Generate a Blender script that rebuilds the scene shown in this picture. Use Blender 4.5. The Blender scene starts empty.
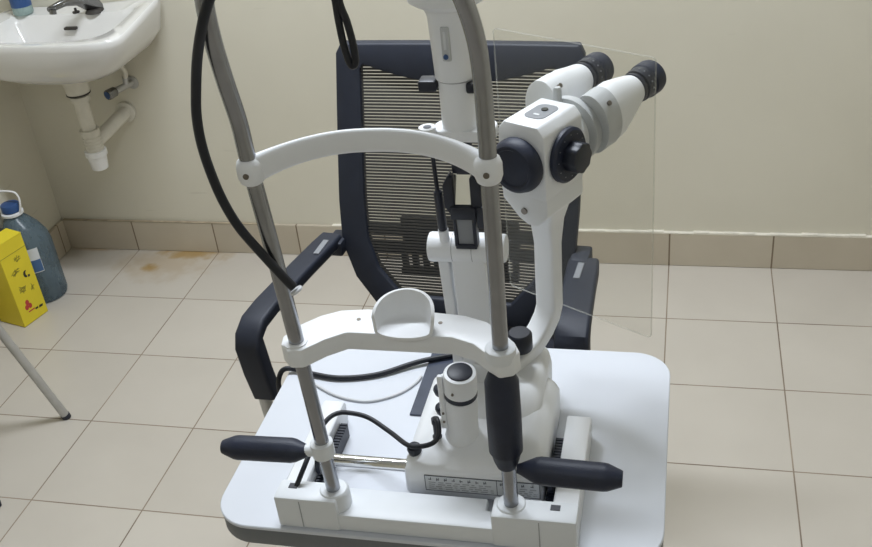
import bpy, bmesh, math, random
from mathutils import Vector, Matrix
random.seed(7)
V = Vector
SC = bpy.context.scene
COL = SC.collection

# ------------------------------------------------------------------ materials
def mat(name, col, rough=.5, metal=0, var=.04, nscale=30, bump=0, bscale=200, spec=.5, coat=0, trans=0, ior=1.45):
    m = bpy.data.materials.new(name); m.use_nodes = True
    nt = m.node_tree; p = nt.nodes['Principled BSDF']
    p.inputs['Roughness'].default_value = rough
    p.inputs['Metallic'].default_value = metal
    p.inputs['Specular IOR Level'].default_value = spec
    p.inputs['Coat Weight'].default_value = coat
    p.inputs['Transmission Weight'].default_value = trans
    p.inputs['IOR'].default_value = ior
    tc = nt.nodes.new('ShaderNodeTexCoord')
    n = nt.nodes.new('ShaderNodeTexNoise'); n.inputs['Scale'].default_value = nscale; n.inputs['Detail'].default_value = 4
    nt.links.new(tc.outputs['Object'], n.inputs['Vector'])
    r = nt.nodes.new('ShaderNodeValToRGB')
    r.color_ramp.elements[0].position = .3; r.color_ramp.elements[1].position = .7
    r.color_ramp.elements[0].color = [c * (1 - var) for c in col] + [1]
    r.color_ramp.elements[1].color = [min(1, c * (1 + var)) for c in col] + [1]
    nt.links.new(n.outputs['Fac'], r.inputs['Fac'])
    nt.links.new(r.outputs['Color'], p.inputs['Base Color'])
    if bump:
        n2 = nt.nodes.new('ShaderNodeTexNoise'); n2.inputs['Scale'].default_value = bscale
        nt.links.new(tc.outputs['Object'], n2.inputs['Vector'])
        b = nt.nodes.new('ShaderNodeBump'); b.inputs['Strength'].default_value = bump; b.inputs['Distance'].default_value = .002
        nt.links.new(n2.outputs['Fac'], b.inputs['Height']); nt.links.new(b.outputs['Normal'], p.inputs['Normal'])
    return m

WHITE = mat('white enamel', (.80, .815, .84), .38, var=.01)
TABLE = mat('white laminate', (.625, .65, .705), .38, var=.012, nscale=9)
EDGE = mat('grey edge band', (.16, .17, .18), .5)
CREAM = mat('white plastic', (.735, .76, .79), .42, var=.01)
STEEL = mat('brushed steel', (.33, .34, .365), .27, metal=1, var=.06, nscale=60)
CHROME = mat('chrome', (.72, .72, .72), .14, metal=1, var=.02)
BLACK = mat('black plastic', (.015, .018, .030), .42, var=.15)
RUBBER = mat('black rubber', (.015, .020, .040), .5, var=.15, bump=.15, bscale=500)
CABLE = mat('black cable', (.010, .012, .018), .45)
CHAIRF = mat('chair plastic', (.016, .020, .034), .55, var=.1)
MESH = mat('chair mesh thread', (.055, .053, .049), .8)
FABRIC = mat('seat fabric', (.013, .015, .026), .85, var=.2, nscale=200, bump=.3, bscale=600)
GREY = mat('light grey plastic', (.50, .515, .53), .45)
MIDGREY = mat('mid grey panel', (.24, .25, .27), .45)
SILVER = mat('silver paint', (.50, .50, .49), .38, metal=.6)
PLATE = mat('dark slate acrylic', (.045, .055, .085), .35, var=.15)
CERAM = mat('glazed ceramic', (.72, .71, .69), .12, var=.015, nscale=6, coat=.4)
PVC = mat('white pvc', (.66, .63, .55), .45, var=.06)
PVCW = mat('clean white pvc', (.80, .80, .80), .4)
DIRT = mat('dark gasket', (.04, .035, .03), .7)
TAPM = mat('worn chrome', (.22, .22, .22), .25, metal=1)
YELLOW = mat('yellow board', (.74, .60, .030), .55, var=.04, nscale=12)
YDARK = mat('printed olive', (.30, .26, .03), .6)
RED = mat('printed red', (.48, .05, .04), .6)
INK = mat('printed black', (.03, .03, .02), .6)
BLUE = mat('blue plastic', (.03, .08, .22), .4)
LBLUE = mat('label blue', (.06, .13, .28), .5)
LABELW = mat('label white', (.66, .68, .70), .5)
INKG = mat('label ink', (.12, .13, .15), .6)
LINER = mat('label line', (.35, .36, .38), .6)
SCREW = mat('screw metal', (.20, .18, .16), .35, metal=1)
WHITECABLE = mat('pale cable', (.60, .61, .63), .5)
MIRROR = mat('mirror glass', (.85, .86, .85), .06, metal=1, var=.0)

def glassy(name, col, alpha, rough=.05):
    """thin clear plastic: mostly see-through, with a gloss"""
    m = bpy.data.materials.new(name); m.use_nodes = True
    nt = m.node_tree; nt.nodes.clear()
    o = nt.nodes.new('ShaderNodeOutputMaterial'); mx = nt.nodes.new('ShaderNodeMixShader')
    t = nt.nodes.new('ShaderNodeBsdfTransparent'); t.inputs['Color'].default_value = (*col, 1)
    g = nt.nodes.new('ShaderNodeBsdfPrincipled'); g.inputs['Roughness'].default_value = rough
    g.inputs['Base Color'].default_value = (.75, .76, .74, 1)
    n = nt.nodes.new('ShaderNodeTexNoise'); n.inputs['Scale'].default_value = 7
    mr = nt.nodes.new('ShaderNodeMapRange'); mr.inputs['To Min'].default_value = alpha * .7; mr.inputs['To Max'].default_value = alpha * 1.3
    nt.links.new(n.outputs['Fac'], mr.inputs['Value']); nt.links.new(mr.outputs['Result'], mx.inputs['Fac'])
    nt.links.new(t.outputs[0], mx.inputs[1]); nt.links.new(g.outputs[0], mx.inputs[2]); nt.links.new(mx.outputs[0], o.inputs['Surface'])
    return m
SHIELD = glassy('clear acrylic', (.97, .97, .96), .035)
SHIELDEDGE = glassy('polished acrylic edge', (.98, .98, .97), .15)
JUGM = glassy('smoky blue pet plastic', (.42, .50, .56), .42, .22)
JUGM.node_tree.nodes['Principled BSDF'].inputs['Base Color'].default_value = (.20, .27, .32, 1)
BOTTLEM = glassy('pale green soap', (.6, .75, .72), .6, .2)
BOTTLEM.node_tree.nodes['Principled BSDF'].inputs['Base Color'].default_value = (.48, .62, .60, 1)

def nodes(m): return m.node_tree, m.node_tree.nodes['Principled BSDF']

def floor_mat():
    m = bpy.data.materials.new('cream floor tiles'); m.use_nodes = True
    nt, p = nodes(m); N = nt.nodes.new; L = nt.links.new
    tc = N('ShaderNodeTexCoord'); sep = N('ShaderNodeSeparateXYZ'); L(tc.outputs['Object'], sep.inputs[0])
    def math_(op, a, b=None, c=None):
        n = N('ShaderNodeMath'); n.operation = op
        for i, v in enumerate((a, b, c)):
            if v is None: continue
            if isinstance(v, (int, float)): n.inputs[i].default_value = v
            else: L(v, n.inputs[i])
        return n.outputs[0]
    def line(ax):
        u = math_('DIVIDE', sep.outputs[ax], .3)
        f = math_('FRACT', u)
        d = math_('ABSOLUTE', math_('SUBTRACT', f, .5))
        return math_('GREATER_THAN', d, .5 - .0058)
    g = math_('MAXIMUM', line(0), line(1))
    # per-tile tint
    cmb = N('ShaderNodeCombineXYZ')
    for ax in (0, 1):
        L(math_('FLOOR', math_('DIVIDE', sep.outputs[ax], .3)), cmb.inputs[ax])
    wn = N('ShaderNodeTexWhiteNoise'); L(cmb.outputs[0], wn.inputs['Vector'])
    ns = N('ShaderNodeTexNoise'); ns.inputs['Scale'].default_value = 5; ns.inputs['Detail'].default_value = 6
    L(tc.outputs['Object'], ns.inputs['Vector'])
    mixf = math_('ADD', math_('MULTIPLY', wn.outputs['Value'], .35), math_('MULTIPLY', ns.outputs['Fac'], .65))
    r = N('ShaderNodeValToRGB'); L(mixf, r.inputs['Fac'])
    r.color_ramp.elements[0].position = .25; r.color_ramp.elements[1].position = .8
    r.color_ramp.elements[0].color = (.525, .482, .42, 1); r.color_ramp.elements[1].color = (.585, .54, .475, 1)
    # rust stains
    def stain(cx, cy, rx, ry, amt):
        v = N('ShaderNodeVectorMath'); v.operation = 'SUBTRACT'; L(tc.outputs['Object'], v.inputs[0]); v.inputs[1].default_value = (cx, cy, 0)
        v2 = N('ShaderNodeVectorMath'); v2.operation = 'DIVIDE'; L(v.outputs[0], v2.inputs[0]); v2.inputs[1].default_value = (rx, ry, 1)
        ln = N('ShaderNodeVectorMath'); ln.operation = 'LENGTH'; L(v2.outputs[0], ln.inputs[0])
        n3 = N('ShaderNodeTexNoise'); n3.inputs['Scale'].default_value = 22; L(tc.outputs['Object'], n3.inputs['Vector'])
        d = math_('ADD', ln.outputs['Value'], math_('MULTIPLY', math_('SUBTRACT', n3.outputs['Fac'], .5), 1.0))
        mr = N('ShaderNodeMapRange'); mr.interpolation_type = 'SMOOTHSTEP'
        mr.inputs['From Min'].default_value = 1.0; mr.inputs['From Max'].default_value = .15
        mr.inputs['To Min'].default_value = 0; mr.inputs['To Max'].default_value = amt
        L(d, mr.inputs['Value']); return mr.outputs['Result']
    s = math_('MAXIMUM', stain(.2, -.02, .20, .075, .95), math_('MAXIMUM', stain(.095, -.12, .065, .045, 1.0), math_('MAXIMUM', stain(.13, -.09, .25, .15, .4), stain(-.17, -.012, .12, .022, .6))))
    mx = N('ShaderNodeMix'); mx.data_type = 'RGBA'; L(s, mx.inputs['Factor']); L(r.outputs['Color'], mx.inputs[6]); mx.inputs[7].default_value = (.37, .24, .09, 1)
    gr = N('ShaderNodeTexNoise'); gr.inputs['Scale'].default_value = 3.5; L(tc.outputs['Object'], gr.inputs['Vector'])
    grr = N('ShaderNodeValToRGB'); L(gr.outputs['Fac'], grr.inputs['Fac'])
    grr.color_ramp.elements[0].position = .35; grr.color_ramp.elements[1].position = .68
    grr.color_ramp.elements[0].color = (.20, .15, .11, 1); grr.color_ramp.elements[1].color = (.36, .29, .22, 1)
    m2 = N('ShaderNodeMix'); m2.data_type = 'RGBA'; L(g, m2.inputs['Factor']); L(mx.outputs[2], m2.inputs[6]); L(grr.outputs['Color'], m2.inputs[7])
    L(m2.outputs[2], p.inputs['Base Color'])
    rr = math_('ADD', .33, math_('MULTIPLY', g, .4)); L(rr, p.inputs['Roughness'])
    b = N('ShaderNodeBump'); b.invert = True; b.inputs['Strength'].default_value = .5; b.inputs['Distance'].default_value = .002
    L(g, b.inputs['Height']); L(b.outputs['Normal'], p.inputs['Normal'])
    return m

def wall_mat(name, a, b_, grime=True):
    m = bpy.data.materials.new(name); m.use_nodes = True
    nt, p = nodes(m); N = nt.nodes.new; L = nt.links.new
    tc = N('ShaderNodeTexCoord'); n = N('ShaderNodeTexNoise'); n.inputs['Scale'].default_value = 1.6; n.inputs['Detail'].default_value = 7
    L(tc.outputs['Object'], n.inputs['Vector'])
    r = N('ShaderNodeValToRGB'); L(n.outputs['Fac'], r.inputs['Fac'])
    r.color_ramp.elements[0].position = .35; r.color_ramp.elements[1].position = .65
    r.color_ramp.elements[0].color = (*a, 1); r.color_ramp.elements[1].color = (*b_, 1)
    out = r.outputs['Color']
    # scuffs: thin sparse horizontal streaks
    mp = N('ShaderNodeMapping'); mp.inputs['Scale'].default_value = (2.5, 2.5, 26); L(tc.outputs['Object'], mp.inputs['Vector'])
    n2 = N('ShaderNodeTexNoise'); n2.inputs['Scale'].default_value = 2.2; n2.inputs['Detail'].default_value = 3; L(mp.outputs[0], n2.inputs['Vector'])
    r2 = N('ShaderNodeValToRGB'); L(n2.outputs['Fac'], r2.inputs['Fac'])
    r2.color_ramp.elements[0].position = .70; r2.color_ramp.elements[1].position = .78
    r2.color_ramp.elements[0].color = (0, 0, 0, 1); r2.color_ramp.elements[1].color = (.22, .22, .22, 1)
    mx = N('ShaderNodeMix'); mx.data_type = 'RGBA'; L(r2.outputs['Color'], mx.inputs['Factor']); L(out, mx.inputs[6]); mx.inputs[7].default_value = (.36, .33, .27, 1)
    L(mx.outputs[2], p.inputs['Base Color']); p.inputs['Roughness'].default_value = .38
    n3 = N('ShaderNodeTexNoise'); n3.inputs['Scale'].default_value = 9; L(tc.outputs['Object'], n3.inputs['Vector'])
    bp = N('ShaderNodeBump'); bp.inputs['Strength'].default_value = .12; bp.inputs['Distance'].default_value = .01
    L(n3.outputs['Fac'], bp.inputs['Height']); L(bp.outputs['Normal'], p.inputs['Normal'])
    return m

def skirt_mat(axis, off=0.0):
    m = bpy.data.materials.new('tan skirting tiles'); m.use_nodes = True
    nt, p = nodes(m); N = nt.nodes.new; L = nt.links.new
    tc = N('ShaderNodeTexCoord'); sep = N('ShaderNodeSeparateXYZ'); L(tc.outputs['Object'], sep.inputs[0])
    def math_(op, a, b=None):
        n = N('ShaderNodeMath'); n.operation = op
        for i, v in enumerate((a, b)):
            if v is None: continue
            if isinstance(v, (int, float)): n.inputs[i].default_value = v
            else: L(v, n.inputs[i])
        return n.outputs[0]
    u = math_('DIVIDE', math_('ADD', sep.outputs[axis], off), .3); f = math_('FRACT', u)
    g = math_('GREATER_THAN', math_('ABSOLUTE', math_('SUBTRACT', f, .5)), .5 - .008)
    wn = N('ShaderNodeTexWhiteNoise'); wn.noise_dimensions = '1D'; L(math_('FLOOR', u), wn.inputs['W'])
    ns = N('ShaderNodeTexNoise'); ns.inputs['Scale'].default_value = 8; ns.inputs['Detail'].default_value = 5; L(tc.outputs['Object'], ns.inputs['Vector'])
    r = N('ShaderNodeValToRGB'); L(math_('ADD', math_('MULTIPLY', wn.outputs['Value'], .4), math_('MULTIPLY', ns.outputs['Fac'], .6)), r.inputs['Fac'])
    r.color_ramp.elements[0].position = .2; r.color_ramp.elements[1].position = .8
    r.color_ramp.elements[0].color = (.47, .41, .32, 1); r.color_ramp.elements[1].color = (.56, .50, .40, 1)
    mx = N('ShaderNodeMix'); mx.data_type = 'RGBA'; L(g, mx.inputs['Factor']); L(r.outputs['Color'], mx.inputs[6]); mx.inputs[7].default_value = (.20, .15, .10, 1)
    L(mx.outputs[2], p.inputs['Base Color']); p.inputs['Roughness'].default_value = .35
    return m

# ------------------------------------------------------------------ shape helpers
def BM(): return bmesh.new()

def bevel_all(bm, w, seg, faces=None, ang=.5):
    es = [e for e in bm.edges if len(e.link_faces) == 2 and e.calc_face_angle(0) > ang]
    if w > 0 and es:
        bmesh.ops.bevel(bm, geom=es, offset=w, segments=seg, profile=.5, affect='EDGES', clamp_overlap=True)

def merge(dst, src):
    me = bpy.data.meshes.new('tmp'); src.to_mesh(me); dst.from_mesh(me); bpy.data.meshes.remove(me); src.free(); return dst

def bx(bm, x0, x1, y0, y1, z0, z1, bev=0, seg=2, M=None):
    b = bmesh.new(); bmesh.ops.create_cube(b, size=1)
    for v in b.verts:
        v.co = V(((x0 + x1) / 2 + v.co.x * (x1 - x0), (y0 + y1) / 2 + v.co.y * (y1 - y0), (z0 + z1) / 2 + v.co.z * (z1 - z0)))
    bevel_all(b, bev, seg)
    if M: b.transform(M)
    return merge(bm, b)

def loft(bm, rings, cap0=True, cap1=True, closed=True):
    b = bmesh.new(); R = [[b.verts.new(V(p)) for p in r] for r in rings]
    n = len(R[0])
    for a, c in zip(R, R[1:]):
        for i in range(n if closed else n - 1):
            j = (i + 1) % n
            try: b.faces.new((a[i], a[j], c[j], c[i]))
            except ValueError: pass
    if cap0: b.faces.new(R[0][::-1])
    if cap1: b.faces.new(R[-1])
    bmesh.ops.recalc_face_normals(b, faces=b.faces)
    return merge(bm, b)

def frame_of(d):
    d = V(d).normalized(); up = V((0, 0, 1)) if abs(d.z) < .95 else V((0, 1, 0))
    a = d.cross(up).normalized(); return a, a.cross(d).normalized()

def lathe(bm, prof, o, d, n=32, sx=1, sy=1):
    """prof: list of (distance along d, radius)"""
    d = V(d).normalized(); a, c = frame_of(d); o = V(o)
    rings = [[o + d * h + (a * math.cos(2 * math.pi * i / n) * sx + c * math.sin(2 * math.pi * i / n) * sy) * max(r, 1e-5) for i in range(n)] for h, r in prof]
    return loft(bm, rings)

def cyl(bm, p, q, r, n=24, r2=None, bev=0):
    p, q = V(p), V(q); L_ = (q - p).length; r2 = r if r2 is None else r2
    if bev: prof = [(0, r - bev), (bev * .3, r - bev * .3), (bev, r), (L_ - bev, r2), (L_ - bev * .3, r2 - bev * .3), (L_, r2 - bev)]
    else: prof = [(0, r), (L_, r2)]
    return lathe(bm, prof, p, q - p, n)

def spline(pts, k=8):
    pts = [V(p) for p in pts]; out = []
    P = [pts[0] * 2 - pts[1]] + pts + [pts[-1] * 2 - pts[-2]]
    for i in range(1, len(P) - 2):
        p0, p1, p2, p3 = P[i - 1:i + 3]
        for s in range(k):
            t = s / k
            out.append(.5 * ((2 * p1) + (p2 - p0) * t + (2 * p0 - 5 * p1 + 4 * p2 - p3) * t * t + (3 * p1 - p0 - 3 * p2 + p3) * t ** 3))
    out.append(pts[-1]); return out

def tube(bm, pts, r, n=14, smooth=8):
    P = spline(pts, smooth) if smooth else [V(p) for p in pts]
    rings = []; a = None
    for i, p in enumerate(P):
        t = (P[min(i + 1, len(P) - 1)] - P[max(i - 1, 0)]).normalized()
        if a is None: a, _ = frame_of(t)
        a = (a - t * a.dot(t)).normalized(); c = t.cross(a)
        rr = r(i / (len(P) - 1)) if callable(r) else r
        rings.append([p + (a * math.cos(2 * math.pi * k / n) + c * math.sin(2 * math.pi * k / n)) * rr for k in range(n)])
    return loft(bm, rings)

def prism(bm, outline, fn, w0, w1, bev=0, seg=2):
    b = bmesh.new()
    A = [b.verts.new(fn(u, v, w0)) for u, v in outline]; B = [b.verts.new(fn(u, v, w1)) for u, v in outline]
    n = len(A)
    for i in range(n):
        j = (i + 1) % n; b.faces.new((A[i], A[j], B[j], B[i]))
    b.faces.new(A[::-1]); b.faces.new(B)
    bmesh.ops.recalc_face_normals(b, faces=b.faces)
    if bev: bevel_all(b, bev, seg, ang=.6)
    return merge(bm, b)

def rrect(cx, cy, hx, hy, r, k=6):
    out = []
    for sx, sy, a0 in ((1, 1, 0), (-1, 1, 90), (-1, -1, 180), (1, -1, 270)):
        for i in range(k + 1):
            a = math.radians(a0 + 90 * i / k)
            out.append((cx + sx * (hx - r) + r * math.cos(a), cy + sy * (hy - r) + r * math.sin(a)))
    return out

def grid_surf(bm, f, nu, nv, th):
    """thick sheet over f(u,v), u,v in 0..1; th along the local normal"""
    b = bmesh.new(); G = [[b.verts.new(f(i / nu, j / nv)) for j in range(nv + 1)] for i in range(nu + 1)]
    for i in range(nu):
        for j in range(nv): b.faces.new((G[i][j], G[i + 1][j], G[i + 1][j + 1], G[i][j + 1]))
    b.normal_update()
    bmesh.ops.solidify(b, geom=b.faces[:], thickness=th)
    bmesh.ops.recalc_face_normals(b, faces=b.faces)
    return merge(bm, b)

# ------------------------------------------------------------------ scene-graph helpers
def thing(name, label, cat, loc=(0, 0, 0), rotz=0, group=None):
    o = bpy.data.objects.new(name, None); COL.objects.link(o); o.empty_display_size = .05
    o.location = loc; o.rotation_euler = (0, 0, rotz); o['label'] = label; o['category'] = cat
    if group: o['group'] = group
    return o

def root_loc(o):
    while o.parent: o = o.parent
    return V(o.location)

def part(name, bm, m, parent=None, label=None, local=False, ang=38, mats=None):
    """links bm as one mesh; its coordinates are world ones unless local"""
    if parent is not None and not local:
        bm.transform(Matrix.Translation(-root_loc(parent)))
    me = bpy.data.meshes.new(name); bm.to_mesh(me); bm.free()
    for p in me.polygons: p.use_smooth = True
    me.set_sharp_from_angle(angle=math.radians(ang))
    me.materials.append(m)
    o = bpy.data.objects.new(name, me); COL.objects.link(o)
    if parent is not None: o.parent = parent
    if label: o['label'] = label
    return o

def single(name, bm, m, label, cat, group=None, ang=38):
    """a thing that is one mesh, its origin at its base"""
    xs = [v.co for v in bm.verts]
    c = V(((min(p.x for p in xs) + max(p.x for p in xs)) / 2, (min(p.y for p in xs) + max(p.y for p in xs)) / 2, min(p.z for p in xs)))
    bm.transform(Matrix.Translation(-c))
    o = part(name, bm, m, None, None, True, ang); o.location = c
    o['label'] = label; o['category'] = cat
    if group: o['group'] = group
    return o

def struct(name, bm, m):
    o = part(name, bm, m); o['kind'] = 'structure'; return o

# ------------------------------------------------------------------ the room
X0, X1, Y0, Y1, ZC = -.275, 3.3, -4.4, 0.0, 2.75
WALL = wall_mat('cream wall paint', (.66, .625, .52), (.70, .665, .56))
struct('floor', bx(BM(), X0 - .1, X1 + .1, Y0 - .1, Y1 + .1, -.1, 0), floor_mat())
struct('wall_back', bx(BM(), X0 - .1, X1 + .1, Y1, Y1 + .1, 0, ZC), WALL)
struct('wall_left', bx(BM(), X0 - .1, X0, Y0, Y1, 0, ZC), WALL)
struct('wall_right', bx(BM(), X1, X1 + .1, Y0, Y1, 0, ZC), WALL)
struct('wall_front', bx(BM(), X0 - .1, X1 + .1, Y0 - .1, Y0, 0, ZC), WALL)
struct('ceiling', bx(BM(), X0 - .1, X1 + .1, Y0 - .1, Y1 + .1, ZC, ZC + .1), mat('ceiling paint', (.74, .74, .72), .8))
struct('baseboard_back', bx(BM(), X0, X1, -.012, 0, 0, .113, .002, 1), skirt_mat(0))
struct('baseboard_left', bx(BM(), X0, X0 + .012, Y0, -.012, 0, .113, .002, 1), skirt_mat(1, .05))
b = BM()
for i in range(60):       # ragged bead of wall filler along the top of the skirting
    xa = X0 + 1.0 + i * .044
    if xa < X1 - .05:
        bx(b, xa, xa + .046, -.011 - random.random() * .002, 0, .111, .1155 + random.random() * .005, .0015, 1)
struct('trim_1', b, mat('white filler', (.78, .74, .64), .8, var=.1))
b = BM(); bx(b, X0 + .012, X0 + .75, -.0128, -.001, .1125, .1155, .001, 1)  # brown strip paints the shadow line along the skirting top
struct('baseboard_shadow', b, mat('skirting shadow', (.36, .30, .21), .8, var=.25, nscale=25))

# ceiling lamps: two fluorescent battens
def batten(x, y, power, label):
    t = thing('ceiling_light', label, 'ceiling light', (x, y, ZC), 0, 'fluorescent ceiling lights')
    part('housing', bx(BM(), x - .62, x + .62, y - .05, y + .05, ZC - .05, ZC, .006), CREAM, t)
    em = bpy.data.materials.new('lit tube'); em.use_nodes = True
    p = em.node_tree.nodes['Principled BSDF']; p.inputs['Emission Color'].default_value = (.86, .92, 1, 1); p.inputs['Emission Strength'].default_value = 6
    part('tube', cyl(BM(), (x - .6, y, ZC - .07), (x + .6, y, ZC - .07), .014), em, t)
    l = bpy.data.lights.new('tube_light', 'AREA'); l.shape = 'RECTANGLE'; l.size = 1.2; l.size_y = .12; l.energy = power; l.color = (.86, .92, 1)
    o = bpy.data.objects.new('tube_light', l); COL.objects.link(o); o.parent = t; o.location = (0, 0, -.095)
batten(1.22, -.85, 43, 'fluorescent batten on the ceiling in front of the basin wall')
batten(1.75, -3.6, 6.5, 'fluorescent batten on the ceiling behind the viewpoint')

# ------------------------------------------------------------------ instrument table
T = thing('instrument_table', 'white laminate instrument table with rounded corners carrying the slit lamp', 'table', (1.52, -1.66, 0))
TZ = .72
top = rrect(1.5235, -1.6605, .2975, .2145, .055, 10)
b = BM(); prism(b, top, lambda u, v, w: V((u, v, w)), TZ - .006, TZ, .0012, 1)
tt = part('tabletop', b, TABLE, T)
b = BM(); prism(b, rrect(1.5235, -1.6605, .2965, .2135, .055, 10), lambda u, v, w: V((u, v, w)), TZ - .034, TZ - .006, .003, 2)
part('edge_band', b, EDGE, tt, 'dark grey rim under the white top')
part('column', bx(BM(), 1.44, 1.56, -1.66, -1.56, .06, TZ - .034, .01), SILVER, T)
part('base_beam', bx(BM(), 1.24, 1.80, -1.64, -1.56, .025, .06, .01), SILVER, T)
for x in (1.25, 1.79):
    part('foot', bx(BM(), x - .03, x + .03, -1.85, -1.47, .0, .03, .008), SILVER, T)
b = BM(); cyl(b, (1.43, -1.80, .55), (1.43, -1.80, TZ - .034), .012)
cyl(b, (1.43, -1.80, .56), (1.47, -1.66, .5), .009)
part('lock_lever', b, CHROME, T)

# sliding plate set on the table
single('glide_plate', bx(BM(), 1.447, 1.62, -1.632, -1.455, TZ, TZ + .003, .0008, 1), PLATE,
       'dark slate rectangular glide plate lying on the white tabletop behind the chin rest', 'plate')

# ------------------------------------------------------------------ chin rest
H = thing('chin_rest', 'white and steel patient chin rest frame clamped along the table front', 'chin rest', (1.52, -1.846, TZ))
PLx, PRx, PY = 1.403, 1.635, -1.846
def bar_top(u, v, w): return V((u, v, w))
b = BM()
prism(b, [(1.328, -1.868), (1.716, -1.868), (1.716, -1.836), (1.60, -1.836), (1.60, -1.815), (1.40, -1.815), (1.40, -1.836), (1.328, -1.836)], bar_top, TZ, .748, .004, 2)
base = part('base_rail', b, CREAM, H)
def block(x0, x1, bossx, seam, slot):
    b = BM(); bx(b, x0, x1, -1.870, -1.834, TZ, .772, .004, 2)
    lathe(b, [(0, .022), (.046, .020), (.050, .017)], (bossx, PY, TZ + .004), (0, 0, 1), 28)
    bl = part('end_block', b, CREAM, H)
    part('seam', bx(BM(), seam - .0006, seam + .0006, -1.8706, -1.869, TZ + .004, .768), LINER, bl)
    part('cable_slot', bx(BM(), slot - .006, slot + .006, -1.851, -1.842, .764, .7727), BLACK, bl)
    return bl
block(1.327, 1.412, PLx, 1.362, 1.348)
block(1.612, 1.718, PRx, 1.672, 1.690)
# bent steel frame
L_pts = [(PLx, PY, .765), (1.396, PY, .95), (1.388, PY, 1.12), (1.381, PY, 1.24), (1.3805, -1.848, 1.285), (1.380, -1.858, 1.335), (1.381, -1.868, 1.385), (1.386, -1.875, 1.43), (1.402, -1.879, 1.475), (1.445, -1.881, 1.512), (1.51, -1.882, 1.525)]
R_pts = [(PRx, PY, .765), (1.636, PY, .95), (1.638, PY, 1.12), (1.639, PY, 1.24), (1.6395, -1.8465, 1.285), (1.6395, -1.848, 1.33), (1.6375, -1.857, 1.378), (1.627, -1.870, 1.428), (1.605, -1.879, 1.475), (1.567, -1.881, 1.512), (1.51, -1.882, 1.525)]
part('pole_frame', tube(BM(), L_pts + R_pts[-2::-1], .0092, 20, 6), STEEL, H)
# forehead band, bowed away from the patient
def arc_pts(p0, p1, bow, rise, n=18, e=2.0):
    out = []
    for i in range(n + 1):
        t = i / n; k = 1 - abs(2 * t - 1) ** e
        p = V(p0).lerp(V(p1), t); out.append(p + V((0, bow * k, rise * k)))
    return out
xl, xr = 1.381, 1.6385
cen = arc_pts((xl, PY - .002, 1.229), (xr, PY - .002, 1.233), .043, .015, 26, 2.3)
rings = []
for i, p in enumerate(cen):
    t = (cen[min(i + 1, 26)] - cen[max(i - 1, 0)]).normalized(); nrm = V((-t.y, t.x, 0)).normalized()
    u = abs(2 * i / 26 - 1); hh = .0135 + .003 * u ** 4; ww = .0055 + .004 * u ** 6
    rings.append([p + nrm * (math.cos(a) * ww) + V((0, 0, math.copysign(abs(math.sin(a)) ** .6, math.sin(a)) * hh)) for a in [2 * math.pi * k / 16 for k in range(16)]])
b = BM(); loft(b, rings)
for x, z in ((xl, 1.229), (xr, 1.233)):
    lathe(b, [(0, .010), (.002, .0125), (.008, .0146), (.021, .0146), (.027, .0125), (.029, .010)], (x, PY, z - .0145), (0, 0, 1), 26)
fb = part('forehead_band', b, WHITE, H)
for x, z in ((xl, 1.229), (xr, 1.233)):
    part('screw', cyl(BM(), (x + .0005, PY - .0135, z), (x + .0005, PY - .0156, z), .0033, 12), SCREW, fb)
# chin bar, cranked away from the patient
zc0, zc1 = .979, 1.005
outl = [(1.372, -1.835), (1.375, -1.851), (1.388, -1.864), (1.404, -1.862), (1.425, -1.838), (1.447, -1.8215), (1.575, -1.8215), (1.602, -1.832), (1.622, -1.851), (1.636, -1.862), (1.652, -1.856), (1.658, -1.842), (1.650, -1.826), (1.632, -1.804), (1.610, -1.786), (1.582, -1.775), (1.545, -1.771), (1.46, -1.770), (1.427, -1.775), (1.405, -1.788), (1.385, -1.809)]
b = BM(); prism(b, outl, lambda u, v, w: V((u, v, w)), zc0, zc1, .003, 2)
cb = part('chin_bar', b, WHITE, H)
for x in (1.455, 1.556):
    part('screw', cyl(BM(), (x, -1.794, zc1 - .001), (x, -1.794, zc1 + .0006), .0026, 12), SCREW, cb)
b = BM(); lathe(b, [(0, .0165), (.004, .0175), (.016, .0175), (.017, .0155), (.017, .0095)], (1.6365, PY, zc1 - .009), (0, 0, 1), 30)
part('collar', b, CREAM, cb)
b = BM(); lathe(b, [(0, .0145), (.003, .0145), (.004, .012), (.004, .0094)], (1.392, PY, zc1 - .0015), (0, 0, 1), 26)
part('collar', b, WHITE, cb)
# chin cup: a scoop with a high back lip
def cup(u, v):
    a = (v * 2 - 1) * math.radians(88)
    c, q = max(math.cos(a), 0), math.sin(a)
    yf, yb = -1.8225 - .0085 * c, -1.8205 + .034 * c ** .9
    H = .006 + .026 * c ** .30
    if u < .5:                      # floor of the scoop, dished
        t = u / .5; dish = 4 * t * (1 - t) * .003 * c
        return V((1.518 + q * .0315, yf + (yb - .004 - yf) * t, 1.0105 - dish - .003 * c * (1 - t) ** 3))
    t = (u - .5) / .5               # back wall, flaring a little
    k = t ** .8
    return V((1.518 + q * (.0315 + .0025 * k), yb - .004 * (1 - t) ** 2 + .005 * k * c, 1.0105 + H * t))
b = BM(); grid_surf(b, cup, 16, 30, -.004)
bx(b, 1.502, 1.534, -1.814, -1.796, 1.003, 1.0058, .001)
part('chin_cup', b, WHITE, H, 'smooth white chin scoop with raised back lip', ang=60)
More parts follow.
